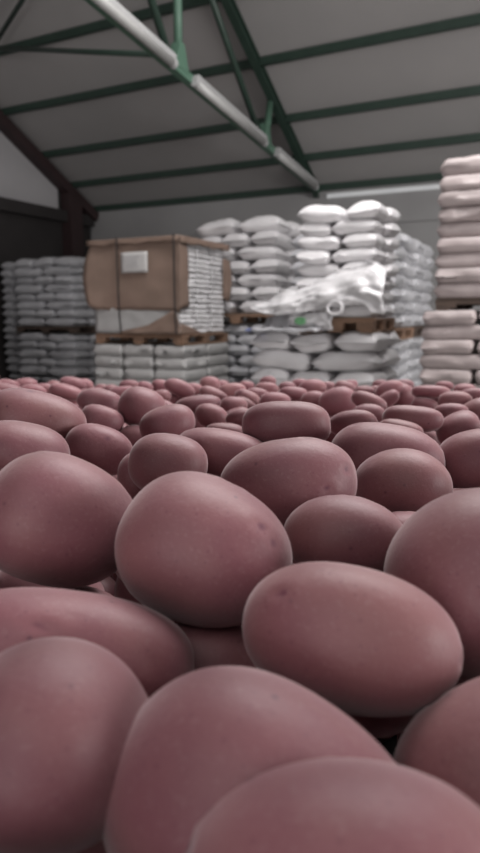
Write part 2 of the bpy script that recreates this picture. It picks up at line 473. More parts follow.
rng = random.Random(7)
def tier(kind, x0, x1, y0, y1, z0, layers, pitch, pattern, colour, where, group, seen=None, p=5.0, lip=.96, jit=.02, name='sack', top_drop=0, skip=None):
    """one pallet load; the sacks the front and right faces show are things, those inside it one mass"""
    mt = M[kind]; wx, wy = x1 - x0, y1 - y0
    hid = MB(); wseed = rng.uniform(0, 99)
    for k in range(layers):
        down = layers - 1 - k
        z = z0 + k * pitch
        cells = []      # cx, cy, along-x size, along-y size, face index
        if pattern == 'five':
            a = .40 * wy; 
            if k % 2 == 0:
                cells = [(wx * .25, a / 2, wx / 2, a, 0), (wx * .75, a / 2, wx / 2, a, 1)]
                for i in range(3): cells.append((wx * (i + .5) / 3, a + (wy - a) / 2, wx / 3, wy - a, 2 if i == 2 else -1))
            else:
                b_ = wy - a
                cells = [(wx * (i + .5) / 3, b_ / 2, wx / 3, b_, i) for i in range(3)]
                cells += [(wx * .25, b_ + a / 2, wx / 2, a, -1), (wx * .75, b_ + a / 2, wx / 2, a, 3)]
        elif pattern == 'two':
            s = .5 + (.06 if k % 2 else -.06)
            cells = [(wx * s / 2, wy * .25, wx * s, wy / 2, 0), (wx * (1 + s) / 2, wy * .25, wx * (1 - s), wy / 2, 1),
                     (wx * s / 2, wy * .75, wx * s, wy / 2, -1), (wx * (1 + s) / 2, wy * .75, wx * (1 - s), wy / 2, 2)]
        elif pattern == 'block':
            cells = [(wx * (i + .5) / 3, wy * (j + .5) / 2, wx / 3, wy / 2, i if j == 0 else (3 if i == 2 else -1)) for i in range(3) for j in range(2)]
        elif pattern == 'pack':
            cells = [(wx * (i + .5) / 3, wy * (j + .5) / 3, wx / 3, wy / 3, i if j == 0 else (2 + j if i == 2 else -1)) for i in range(3) for j in range(3)]
        vis = [c for c in cells if c[4] >= 0]
        for cx, cy, sx, sy, fi in cells:
            along_x = sx >= sy
            L, W = (sx, sy) if along_x else (sy, sx)
            L, W = round(L * .985, 3), round(W * .972, 3)
            jx = rng.uniform(0, 2 * jit) if cx + sx / 2 > wx - .01 else 0
            jy = -rng.uniform(0, 2 * jit) if cy - sy / 2 < .01 else 0
            rz = (0 if along_x else 90) + rng.choice((0, 180))
            loc = Vector((x0 + cx + jx, y0 + cy + jy, z + .002))
            if fi < 0: me = None
            elif name != 'sack': me = sack_variants(kind, L, W, pitch, mt, p, lip)[rng.randrange(4)]
            else:
                cr, sr = round(math.cos(R(rz))), round(math.sin(R(rz)))
                soft = (5.0 / p) ** 1.5 * .028 * k / max(1, layers - 1)
                wf = lambda x, y: soft * noise.noise(Vector(((loc.x + cr * x - sr * y) * 2.6, (loc.y + sr * x + cr * y) * 2.6, wseed)))
                me = sack_mesh(L, W, pitch * (1.12 if kind == 'paper' else 1.5), rng.randrange(99999), mt, p, lip, pitch=pitch, open_top=down == 0 and 'lower' not in where and 'under' not in where, warp=wf)
            shown = fi >= 0 and (seen is None or down < seen) and not (skip and skip(down, fi))
            if shown:
                o = link(name, me); o.location = loc; o.rotation_euler = (0, 0, R(rz))
                place = '%s from left' % POS[fi] 
                if down == 0: lay = 'top layer'
                else: lay = '%s layer down' % ORD[down]
                tag(o, '%s, %s, %s, %s' % (colour, lay, place, where), 'sack' if name == 'sack' else 'pack', group)
            elif not (skip and skip(down, fi) and fi >= 0):
                Mx = Matrix.Translation(loc) @ Matrix.Rotation(R(rz), 4, 'Z')
                lx, ly = L * .86, W * .84
                hid.box(loc + Vector((0, 0, pitch * .46)), (lx if along_x else ly, ly if along_x else lx, pitch * .5))
    if hid.v:
        o = hid.build('sacks' if name == 'sack' else 'packs', mt, None, bevel=.03)
        tag(o, 'inner %s of the load, mostly covered, %s' % ('sacks' if name == 'sack' else 'packs', where), 'sacks', None, 'stuff')

# load beside the left gable: two tiers
pallet(-7.88, -6.70, 7.6, 8.55, 0, 'wooden pallet on the floor under the stack left of the cardboard box')
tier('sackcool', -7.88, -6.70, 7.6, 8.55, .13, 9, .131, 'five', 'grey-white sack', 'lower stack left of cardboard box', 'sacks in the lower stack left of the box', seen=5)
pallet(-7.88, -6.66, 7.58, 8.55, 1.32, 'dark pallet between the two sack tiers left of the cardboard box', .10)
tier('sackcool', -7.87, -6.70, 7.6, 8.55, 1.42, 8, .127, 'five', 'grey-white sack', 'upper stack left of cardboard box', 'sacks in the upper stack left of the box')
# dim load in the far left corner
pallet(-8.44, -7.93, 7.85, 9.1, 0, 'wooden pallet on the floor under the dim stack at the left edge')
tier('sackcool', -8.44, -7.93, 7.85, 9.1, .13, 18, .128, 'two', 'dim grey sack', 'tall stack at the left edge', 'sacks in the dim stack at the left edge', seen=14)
# pink sacks at the left edge
pallet(-7.05, -5.9, 4.45, 5.4, 0, 'wooden pallet on the floor under the pink sacks at the left edge')
tier('pinksack', -7.05, -5.9, 4.45, 5.4, .13, 12, .118, 'five', 'pink sack', 'pink stack at the left edge', 'pink sacks at the left edge', seen=6)

# cardboard-wrapped load: grey paper sacks below, wrapped packs above
BX0, BX1, BY0, BY1 = -5.11, -3.91, 6.2, 7.28
pallet(BX0 - .05, BX1 + .05, BY0, BY1, 0, 'wooden pallet on the floor under the grey paper sacks below the cardboard box')
tier('paper', BX0 - .06, BX1 + .06, BY0 - .02, BY1, .13, 8, .140, 'block', 'grey paper sack', 'pallet under the cardboard box', 'paper sacks under the cardboard box', seen=4, p=16, lip=.985, jit=.005)
pallet(BX0 - .02, BX1 + .04, BY0 - .01, BY1, 1.258, 'light wooden pallet directly under the cardboard-wrapped load', .12)
tier('pack', BX0 + .02, BX1 - .01, BY0 + .03, BY1 - .02, 1.378, 18, .0575, 'pack', 'flat white pack', 'inside the cardboard wrap', 'white packs inside the cardboard wrap', p=10, lip=.98, jit=.006, name='paper_pack', skip=None)

def sheet(f, nu, nv, t, closed=True):
    """thick sheet from f(u, v) -> point, u, v in 0..1; t is its thickness"""
    b = MB(); P = [[Vector(f(i / nu, j / nv)) for j in range(nv + 1)] for i in range(nu + 1)]
    N = [[None] * (nv + 1) for _ in range(nu + 1)]
    for i in range(nu + 1):
        for j in range(nv + 1):
            a = P[min(i + 1, nu)][j] - P[max(i - 1, 0)][j]; c = P[i][min(j + 1, nv)] - P[i][max(j - 1, 0)]
            n = a.cross(c); N[i][j] = n.normalized() if n.length > 1e-9 else Vector((0, 0, 1))
    v = [P[i][j] for i in range(nu + 1) for j in range(nv + 1)] + [P[i][j] - N[i][j] * t for i in range(nu + 1) for j in range(nv + 1)]
    n = (nu + 1) * (nv + 1); k = lambda i, j: i * (nv + 1) + j
    F = []
    for i in range(nu):
        for j in range(nv):
            q = (k(i, j), k(i + 1, j), k(i + 1, j + 1), k(i, j + 1))
            F += [q, tuple(n + a for a in reversed(q))]
    for i in range(nu):
        F += [(k(i, 0), n + k(i, 0), n + k(i + 1, 0), k(i + 1, 0)), (k(i, nv), k(i + 1, nv), n + k(i + 1, nv), n + k(i, nv))]
    for j in range(nv):
        F += [(k(0, j), k(0, j + 1), n + k(0, j + 1), n + k(0, j)), (k(nu, j), n + k(nu, j), n + k(nu, j + 1), k(nu, j + 1))]
    b.add(v, F); return b
def nz(x, y, z=0.0): return noise.noise(Vector((x, y, z)))
def lerp(a, b, t): return a + (b - a) * t
def pw(t, pts):
    for (a, va), (b, vb) in zip(pts, pts[1:]):
        if t <= b: return lerp(va, vb, (t - a) / (b - a) if b > a else 0)
    return pts[-1][1]

wrap = empty('cardboard_wrap', (0, 0, 0))
tag(wrap, 'torn brown cardboard box wrap around white packs on a pallet', 'cardboard box')
ZT = 2.455
def front(u, v):
    x = lerp(BX0 - .03, BX1 + .0, u)
    zb = pw(u, [(0, 1.70), (.06, 1.655), (.5, 1.655), (.93, 1.645), (1, 1.62)]) + .012 * nz(u * 6, 1)
    z = lerp(zb, ZT + .012 * nz(u * 5, 7), v)
    bul = .03 * math.sin(math.pi * v) * (1 - u) + .018 * nz(u * 4, v * 4, 3) + .05 * max(0, .12 - u) / .12 * (1 - v)
    return (x - .09 * max(0, .1 - u) / .1 * (math.sin(math.pi * (1 - v) * .9)), BY0 - .012 - bul, z)
sheet(front, 30, 16, .008).build('front_panel', M['card'], wrap, True)
def filmf(u, v):
    x = lerp(BX0 - .005, BX1 - .02, u)
    return (x, BY0 - .006 - .012 * nz(u * 7, v * 3, 11), lerp(1.386, 1.70, v))
sheet(filmf, 24, 8, .003).build('stretch_film', M['paper'], wrap, True)
def lower(u, v):
    x = lerp(-4.74, BX1 + .005, u)
    h = pw(u, [(0, .02), (.5, .10), (.82, .23), (.93, .28), (1, .10)])
    return (x, BY0 - .02 - .02 * nz(u * 5, v * 2, 9) - .012, 1.385 + h * v)
sheet(lower, 20, 6, .006).build('torn_strip', M['card'], wrap, True)
def lower2(u, v):
    y = lerp(BY0 - .03, BY0 + .42, u); h = pw(u, [(0, .12), (.4, .09), (1, .012)])
    return (BX1 + .02 + .01 * nz(u * 4, v), y, 1.382 + h * v)
sheet(lower2, 10, 4, .006).build('torn_strip', M['card'], wrap, True)
def corner(u, v):
    y = lerp(BY0 - .025, BY0 + lerp(.18, .15, v) + .02 * nz(1, v * 5), u)
    return (BX1 + .012 + .012 * nz(u * 3, v * 5, 2), y, lerp(1.66 + .03 * u, ZT, v))
sheet(corner, 6, 16, .008).build('corner_flap', M['card'], wrap, True)
def backflap(u, v):
    y = lerp(BY1 - .1, BY1 + .06, u)
    return (BX1 + .02 + .035 * u * math.sin(math.pi * v) + .012 * nz(u, v * 5, 4), y, lerp(1.78, 2.28, v) + .05 * nz(u * 2, 3))
sheet(backflap, 6, 14, .008).build('rear_flap', M['card'], wrap, True)
def topp(u, v):
    x = lerp(BX0 - .06, BX1 + .03, u); y = lerp(BY0 - .04, BY1 + .03, v)
    return (x, y, ZT - .004 + .016 * nz(u * 5, v * 5, 6))
sheet(topp, 20, 14, .014).build('top_panel', M['card'], wrap, True)
def rim(u, v):
    y = lerp(BY0 - .03, BY1 + .03, u)
    return (BX1 + .028 + .01 * nz(u * 6, v), y, ZT - .075 * v * (1 + .4 * nz(u * 7, 2)) + .004)
sheet(rim, 16, 4, .007).build('rim_flap', M['card'], wrap, True)
def rimf(u, v):
    x = lerp(BX0 - .06, BX1 + .03, u)
    return (x, BY0 - .05 - .012 * nz(u * 6, v), ZT + .004 - .06 * v * (1 + .5 * nz(u * 8, 2)))
sheet(rimf, 20, 4, .007).build('rim_flap', M['card'], wrap, True)
lb = empty('document_pouch', (-4.49, BY0 - .052, 2.19)); lb.parent = wrap; lb['label'] = 'white paper label on the front'
def lab(u, v): return (lerp(-.185, .185, u), -.006 * math.sin(3 * u) , lerp(-.115, .115, v))
sheet(lab, 8, 6, .004).build('paper', M['label'], lb, True)
for i in range(4):
    MB().box((-.02 - .02 * (i % 2), -.012, .06 - .035 * i), (.22 - .03 * (i % 3), .002, .006)).build('grey_line', M['filmgrey'], lb)
for x in (-4.72, BX1 - .035):
    def st(u, v, x=x):
        z = lerp(1.385, ZT + .02, v)
        return (x + lerp(-.010, .010, u), BY0 - .066 + (.03 * max(0, 1.65 - z) / .25), z)
    sheet(st, 1, 10, .004).build('strap', M['strap'], wrap)

# load behind the box
pallet(-4.45, -3.33, 7.5, 8.5, 0, 'wooden pallet on the floor under the stack behind the cardboard box')
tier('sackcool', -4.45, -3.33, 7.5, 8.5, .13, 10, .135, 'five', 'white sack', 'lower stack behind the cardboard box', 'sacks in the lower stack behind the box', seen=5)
pallet(-4.46, -3.28, 7.45, 8.5, 1.485, 'brown pallet between the sack tiers behind the cardboard box', .13)
tier('sack', -4.46, -3.30, 7.45, 8.5, 1.615, 7, .165, 'five', 'white sack', 'upper stack behind the cardboard box', 'sacks in the upper stack behind the box', jit=.03, p=4)

# centre load, lower tier wider than the upper one
pallet(-2.55, -1.42, 5.2, 6.15, 0, 'wooden pallet on the floor under the stack below the plastic sheets')
tier('sack', -2.55, -1.42, 5.2, 6.15, .13, 8, .165, 'five', 'plump white sack', 'stack under the plastic sheets', 'sacks under the plastic sheets', seen=4, p=3.6, lip=.96, jit=.02)
pallet(-2.10, -1.43, 5.2, 5.95, 1.455, 'brown pallet under the tall bright stack in the centre', .12)
tier('sack', -2.11, -1.43, 5.2, 5.9, 1.575, 8, .113, 'two', 'white sack', 'tall bright stack in the centre', 'sacks in the tall centre stack', jit=.022, p=4.2)
# the loads behind it along the aisle
pallet(-2.66, -1.56, 6.35, 7.3, 0, 'wooden pallet on the floor under the first stack behind the centre one')
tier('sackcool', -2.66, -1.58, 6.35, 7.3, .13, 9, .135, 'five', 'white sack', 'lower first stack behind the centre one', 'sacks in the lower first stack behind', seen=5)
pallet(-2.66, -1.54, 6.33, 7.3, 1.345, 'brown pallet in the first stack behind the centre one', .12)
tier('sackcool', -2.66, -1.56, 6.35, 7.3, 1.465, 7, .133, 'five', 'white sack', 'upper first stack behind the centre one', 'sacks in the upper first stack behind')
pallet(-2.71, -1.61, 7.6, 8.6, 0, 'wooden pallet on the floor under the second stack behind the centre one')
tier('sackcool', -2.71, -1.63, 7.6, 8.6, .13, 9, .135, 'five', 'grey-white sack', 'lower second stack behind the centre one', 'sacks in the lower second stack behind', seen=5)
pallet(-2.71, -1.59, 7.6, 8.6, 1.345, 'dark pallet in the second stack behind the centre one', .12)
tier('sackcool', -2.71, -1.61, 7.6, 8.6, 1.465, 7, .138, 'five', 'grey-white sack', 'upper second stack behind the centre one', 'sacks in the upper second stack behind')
# beige-lit load at the right edge
pallet(-1.0, .2, 4.95, 5.95, 0, 'wooden pallet on the floor under the beige-lit sacks at the right edge')
tier('beige', -1.0, .2, 4.95, 5.95, .13, 14, .107, 'five', 'beige sack', 'lower beige-lit stack at right edge', 'sacks in the lower beige-lit stack', seen=8, p=9, lip=.985)
pallet(-.91, .28, 4.98, 5.98, 1.63, 'dark pallet between the two tiers of beige-lit sacks at the right edge', .09)
tier('beige', -.93, .25, 4.98, 5.98, 1.72, 9, .107, 'five', 'beige sack', 'upper beige-lit stack at right edge', 'sacks in the upper beige-lit stack', jit=.02, p=9, lip=.985)

# loose plastic on the lower centre load
def film1(u, v):
    x = lerp(-2.45, -1.30, u); 
    top = pw(u, [(0, 1.70), (.12, 1.80), (.35, 1.87), (.6, 1.95), (.85, 2.03), (1, 1.95)])
    bot = pw(u, [(0, 1.66), (.12, 1.60), (.3, 1.60), (.6, 1.66), (.85, 1.66), (1, 1.60)])
    z = lerp(bot, top, v) + .022 * nz(u * 7, v * 5, 1) 
    y = 5.11 - .16 * math.sin(math.pi * (1 - v) * .8) + .05 * nz(u * 6, v * 6, 5) + .03 * nz(u * 15, v * 9, 8) + .25 * v * (1 - u)
    return (x + .03 * nz(u * 4, v * 4, 2), y, z)
tag(sheet(film1, 44, 22, .006).build('plastic_sheet', M['film'], None, True), 'large crumpled white plastic sheet draped over the centre sacks', 'plastic sheet')
def film2(u, v):
    a = -math.pi * .08 + u * math.pi * 1.16
    x = lerp(-2.46, -2.17, v)
    r = pw(v, [(0, .03), (.2, .10), (.7, .13), (1, .07)]) * (1 + .3 * nz(u * 5, v * 5, 3))
    return (x, 5.36 - r * 1.6 * math.cos(a), 1.49 + r * .95 * math.sin(a) + .02 * nz(v * 5, u * 3))
tag(sheet(film2, 18, 22, .006).build('plastic_bundle', M['filmgrey'], None, True), 'grey bundle of folded plastic film under the large white sheet', 'plastic bundle')
fe = empty('folded_sack', (-2.26, 5.15, 1.462)); tag(fe, 'flat folded empty grey sack with a blue corner on the plump sacks', 'folded sack')
def flat1(u, v): return (lerp(-.18, .42, u), lerp(-.16, .25, v) + .02 * nz(u * 4, 2), .035 + .018 * nz(u * 5, v * 5, 4) - .03 * max(0, .4 - v))
sheet(flat1, 20, 14, .024).build('sack_body', M['filmgrey'], fe, True)
def flat2(u, v): return (lerp(-.235, -.16, u), lerp(-.15, .1, v), .025 + .012 * nz(u * 5, v * 5, 7) - .02 * max(0, .4 - v))
sheet(flat2, 6, 10, .02).build('blue_corner', M['printblue'], fe, True)
ge = empty('printed_bag', (-2.0, 5.08, 1.52)); tag(ge, 'crumpled white bag with a round green print below the large plastic sheet', 'bag')
def bag1(u, v): return (lerp(-.12, .26, u), .02 - .05 * math.sin(math.pi * v) + .03 * nz(u * 5, v * 5, 2), lerp(-.02, .11, v) + .02 * nz(u * 6, 3) - .02 * u)
sheet(bag1, 16, 10, .006).build('bag_body', M['film'], ge, True)
def gp(u, v):
    a = u * 2 * math.pi; r = .045 * v
    return (.0 + r * math.cos(a) * 1.15, -.052 , .03 + r * math.sin(a) * .75)
sheet(gp, 20, 4, .004).build('green_print', M['printgreen'], ge, True)
def loop(u, v):
    a = u * 2 * math.pi; q = v * 2 * math.pi
    rx, rz_ = .062, .052
    return ((rx + .011 * math.cos(q)) * math.cos(a), .012 * math.sin(q), (rz_ + .011 * math.cos(q)) * math.sin(a))
hl = sheet(loop, 24, 8, .001).build('carry_strap', M['film'], None, True); hl.location = (-1.69, 4.99, 1.655)
tag(hl, 'white carry loop hanging at the lower right of the large plastic sheet', 'strap')

POT_TXT = '''
203 548 172 147 25 0.320
62 521 152 128 25 0.350
348 638 218 139 10 0.256
287 485 138 92 -6 0.410
344 538 122 82 0 0.360
482 582 190 186 -40 0.299
66 653 250 116 8 0.278
45 745 208 202 0 0.210
268 818 340 250 30 0.205
345 908 350 262 5 0.165
508 775 240 180 -30 0.220
206 666 130 84 0 0.320
402 487 96 76 0 0.489
385 460 112 74 5 0.554
476 462 80 66 -10 0.557
502 494 78 58 0 0.592
408 543 92 66 0 0.449
455 516 76 52 0 0.530
168 466 80 64 12 0.530
142 477 48 54 0 0.571
225 454 98 50 12 0.580
287 424 88 46 0 0.600
98 450 68 50 15 0.616
22 453 92 64 10 0.530
36 417 100 52 12 0.627
168 425 56 40 -15 0.750
142 408 47 41 20 0.908
102 421 44 30 15 0.880
100 402 46 26 10 0.980
-10 588 84 64 0 0.462
50 598 112 78 15 0.433
90 915 240 150 0 0.262
198 424 32 22 15 1.000
212 416 34 25 15 0.947
225 432 38 18 5 0.842
245 420 36 24 10 0.889
138 437 36 26 0 0.884
88 429 22 17 0 1.455
78 412 22 16 0 1.444
72 401 22 16 15 1.466
24 385 26 14 0 1.937
5 393 36 21 10 1.435
32 392 28 15 5 1.496
44 389 19 12 0 1.825
73 384 26 14 8 1.994
66 392 36 16 12 1.373
84 386 18 14 0 2.132
102 389 14 11 0 2.155
111 390 15 11 0 2.130
97 393 19 12 0 1.684
86 395 22 13 0 1.496
122 392 26 13 0 1.500
129 386 20 12 0 1.971
145 388 17 13 0 1.999
160 386 18 13 0 2.093
121 399 20 16 0 1.600
160 396 22 13 0 1.455
180 388 31 16 22 1.653
163 402 18 13 0 1.778
178 399 19 15 0 1.687
194 389 18 13 0 1.893
210 385 22 17 10 2.134
214 396 31 16 28 1.312
199 404 44 19 -4 0.993
232 391 28 16 -8 1.563
239 397 20 13 0 1.600
234 406 28 19 0 1.147
238 419 30 22 -15 1.067
167 408 26 14 30 1.231
268 382 17 12 0 2.150
247 386 15 11 0 2.150
267 389 25 14 0 1.686
287 388 18 13 0 1.954
294 393 28 13 5 1.418
259 394 25 12 18 1.430
248 399 29 18 18 1.287
244 406 26 17 15 1.231
275 401 32 19 0 1.198
295 400 22 17 8 1.455
313 388 28 18 0 1.787
315 400 28 18 0 1.277
328 388 17 13 0 1.999
345 388 23 15 12 1.832
351 385 15 11 0 2.150
338 402 38 29 -12 1.225
364 392 20 13 0 1.666
369 402 38 18 20 1.084
376 391 14 11 0 2.140
389 390 29 18 -22 1.634
388 399 24 15 -35 1.344
369 414 32 21 5 1.000
322 417 24 19 25 1.333
354 424 48 27 -5 0.750
335 433 38 26 15 0.842
412 419 59 27 6 0.748
402 396 25 27 0 1.672
404 386 21 13 0 1.968
431 392 38 13 0 1.289
425 404 25 14 10 1.280
420 398 17 11 0 1.882
438 398 27 18 0 1.355
456 401 34 20 0 1.182
473 396 28 15 0 1.351
450 412 34 18 -4 0.954
445 420 22 18 0 1.455
476 414 32 29 -20 1.033
458 430 44 35 -22 0.757
402 430 44 20 12 0.721
424 440 38 24 20 0.842
54 386 16 11 0 2.118
8 385 24 12 5 1.886
146 396 20 14 0 1.600
222 386 16 12 0 2.176
300 385 18 12 0 2.132
464 390 22 12 0 1.671
444 386 18 10 0 1.987
380 385 16 11 0 2.166
-14 388 30 18 0 1.738
-10 400 40 26 10 1.215
496 404 34 24 0 1.157
500 392 28 16 0 1.518
'''

# ------------------------------------------------------------------ potatoes
cy_, sy_ = math.cos(R(YAW)), math.sin(R(YAW)); cp, sp = math.cos(R(PITCH)), math.sin(R(PITCH))
FW = Vector((-sy_ * cp, cy_ * cp, -sp)); RT = Vector((cy_, sy_, 0)); UP = RT.cross(FW)
FH = Vector((-sy_, cy_, 0))                                     # level direction across the heap
CAM = Vector((0, 0, ZC))
POTS = [tuple(map(float, l.split())) for l in POT_TXT.strip().split('\n')]

def surf(d):            # height of the heap's top potatoes' middles, d metres along the heap
    if d < .35: return ZC - .122 - .10 * (.35 - d)
    return ZC - .118 - .068 * (d - .35) - max(0, d - 2.1) * .6

ell = []                # centre, axes (3 rows), half sizes
for cx, cy, w_, h_, tl, d in POTS:
    ray = FW + RT * ((cx - 240) / FPX) - UP * ((cy - 426.5) / FPX)
    c = CAM + ray * d; v = ray.normalized()
    e1 = (RT - v * RT.dot(v)).normalized(); e2 = e1.cross(v)
    if e2.dot(UP) < 0: e2 = -e2
    t = R(tl)
    A1 = e1 * math.cos(t) - e2 * math.sin(t); A2 = e1 * math.sin(t) + e2 * math.cos(t)
    if A1.cross(A2).dot(v) < 0: v = -v
    sa, sb = w_ / 2 / FPX * d, h_ / 2 / FPX * d
    sc = min(max(sb * 1.12, .45 * (sa + sb)), sa * 1.02) if w_ >= h_ else sa
    ell.append((c, (A1, A2, v), (sa, sb, sc)))

_ico = {}
def ico(n):
    if n not in _ico:
        bm = bmesh.new(); bmesh.ops.create_icosphere(bm, subdivisions=n, radius=1.0)
        _ico[n] = (np.array([v.co[:] for v in bm.verts]), [tuple(v.index for v in f.verts) for f in bm.faces]); bm.free()
    return _ico[n]

def potato_verts(n, size, seed, square=2.25, taper=.0, lump=.05, eyes=7):
    S, F = ico(n); r = np.random.default_rng(seed)
    q = np.abs(S) ** square
    k = 1.0 / (q.sum(1) ** (1 / square))
    P = S * k[:, None]
    P = P / np.abs(P).max(0)
    P[:, 1] *= 1 + taper * S[:, 0]; P[:, 2] *= 1 + taper * S[:, 0]
    # broad lumps, the same in every direction
    off = r.uniform(0, 40, 3)
    for s in range(5):
        dr = r.normal(size=3); dr /= np.linalg.norm(dr); a = r.uniform(-1, 1) * lump * .55
        P *= (1 + a * np.cos(S @ dr * r.uniform(2, 4) + r.uniform(0, 6)))[:, None]
    P[:, 1] += r.uniform(-.05, .05) * (S[:, 0] ** 2 - .4)
    eye = np.zeros(len(S)); dent = np.zeros(len(S))
    for s in range(eyes):
        dr = r.normal(size=3); dr /= np.linalg.norm(dr)
        e = np.arccos(np.clip(S @ dr, -1, 1)); w0 = r.uniform(.035, .06)
        eye = np.maximum(eye, np.exp(-(e / (w0 * 1.05)) ** 3)); dent += -.022 * np.exp(-(e / (w0 * 1.7)) ** 2) + .010 * np.exp(-((e - .16) / .07) ** 2)
    P *= (1 + dent)[:, None]
    return P * np.array(size), F, eye

def potato_mesh(n, size, seed, **kw):
    P, F, eye = potato_verts(n, size, seed, **kw)
    me = bpy.data.meshes.new('potato'); me.from_pydata(P.tolist(), [], F)
    me.polygons.foreach_set('use_smooth', [True] * len(me.polygons))
    at = me.attributes.new('eye', 'FLOAT', 'POINT'); at.data.foreach_set('value', eye.astype(np.float32))
    me.materials.append(M_POT); return me

SHAPE = {0: (2.15, .0), 1: (2.25, -.13), 2: (2.2, -.02), 3: (2.3, .09), 4: (2.1, .0), 5: (2.1, -.05), 6: (2.35, .03), 7: (2.1, 0), 8: (2.2, -.06), 9: (2.2, 0),
         12: (2.1, 0), 13: (2.4, -.05), 21: (2.8, 0), 24: (2.4, -.04), 94: (2.6, 0), 95: (2.2, 0)}
LAB = {0: 'large round pink potato, almost ball-shaped, in the middle of the heap',
    1: 'large pink potato lying left of the big round one in the middle',
    2: 'large oval potato lying flat below and right of the middle one',
    3: 'broad speckled potato just behind the big round middle one',
    4: 'rounded potato between the big middle one and the large right-hand one',
    5: 'very large potato cut by the right edge, beside the large oval one',
    6: 'long brownish-red potato lying at the left below the pair of large ones',
    7: 'blurred round potato in the bottom left corner',
    8: 'huge blurred potato at the bottom centre, leaning down to the right',
    9: 'blurred potato lowest in the picture, right of centre, cut by the bottom edge',
    10: 'blurred potato in the bottom right corner below the large oval one',
    11: 'small potato deep in the dark gap under the big middle one',
    12: 'round speckled potato right of centre in front of a broad one',
    13: 'broad potato with small dark eyes behind the round speckled one',
    14: 'rounded potato at the right edge behind the very large cut one',
    15: 'small potato end at the right edge above the very large cut one',
    16: 'small potato top showing between the rounded one and the large right-hand one',
    17: 'thin sliver of a potato above the very large right-hand one',
    18: 'round potato with a crease, directly above the big middle one to its left',
    19: 'small potato half hidden at the left of the creased round one',
    20: 'long low potato with dark eyes between the creased one and the speckled one',
    21: 'boxy flat-topped potato standing out centre of the middle rows',
    22: 'plump potato between the left-edge pair and the creased round one',
    23: 'potato cut by the left edge just above the large left one',
    24: 'large smooth potato at the left edge, highest of the left-hand group',
    25: 'round potato tilted right, in front of the dark upright round one',
    26: 'dark rounded potato standing up in the left middle rows',
    27: 'rounded potato in front of the dark standing one to its left',
    28: 'smooth oval potato beside the large left-edge one, left of the dark round one',
    29: 'potato half buried at the left edge under the large left one',
    30: 'potato buried in the gap under the large left one',
    31: 'dark potato buried at the bottom between the two blurred ones'}
rows = {}
for i in range(32, len(POTS)):
    cx, cy, w_, h_, tl, d = POTS[i]
    yt = cy - h_ / 2
    rows.setdefault(0 if yt < 382 else 1 if yt < 386.6 else 2 if yt < 392.2 else 3 if yt < 400 else 4 if yt < 412 else 5, []).append(i)
ROWN = ['on the heap\'s far rim', 'in the second row from the far rim', 'in the third row from the far rim', 'in the fourth row from the far rim', 'in the fifth row from the far rim', 'in the sixth row from the far rim']
NUM = ['first', 'second', 'third', 'fourth', 'fifth', 'sixth', 'seventh', 'eighth', 'ninth', 'tenth', 'eleventh', 'twelfth', 'thirteenth', 'fourteenth', 'fifteenth', 'sixteenth', 'seventeenth', 'eighteenth', 'nineteenth', 'twentieth', 'twenty-first', 'twenty-second', 'twenty-third', 'twenty-fourth', 'twenty-fifth', 'twenty-sixth', 'twenty-seventh', 'twenty-eighth', 'twenty-ninth', 'thirtieth', 'thirty-first', 'thirty-second', 'thirty-third']
for k, ids in rows.items():
    for n, i in enumerate(sorted(ids, key=lambda i: POTS[i][0])):
        cx, cy, w_, h_, tl, d = POTS[i]
        sh = 'upright' if h_ > w_ else 'long' if w_ > 1.9 * h_ else 'oval' if w_ > 1.4 * h_ else 'round'
        ln = ' leaning right' if tl > 14 else ' leaning left' if tl < -14 else ''
        LAB[i] = '%s pink potato%s, %s from left %s' % (sh, ln, NUM[n], ROWN[k])

tri_v, tri_f, owner = [], [], []
def note(P, F, k):
    n = len(tri_v); tri_v.extend(P); tri_f.extend([(a + n, b + n, c + n) for a, b, c in F]); owner.extend([k] * len(F))

for i, (c, ax, s) in enumerate(ell):
    px_w = POTS[i][2]
    n = 5 if px_w > 110 else 4 if px_w > 44 else 3
    sq, tpr = SHAPE.get(i, (2.2 + .3 * ((i * 37) % 10) / 10, (((i * 53) % 11) - 5) / 5 * .07))
    me = potato_mesh(n, s, 100 + i, square=sq, taper=tpr, lump=.045 if i < 32 else .07, eyes=8 if i < 32 else 5)
    o = link('potato', me)
    o.matrix_world = Matrix.Translation(c) @ Matrix((ax[0], ax[1], ax[2])).transposed().to_4x4()
    tag(o, LAB[i], 'potato', 'red potatoes of the heap')
    P, F, _ = potato_verts(2, s, 100 + i, square=sq, taper=tpr)
    A = np.array([a[:] for a in ax])
    note((P @ A + np.array(c[:])).tolist(), F, -1)

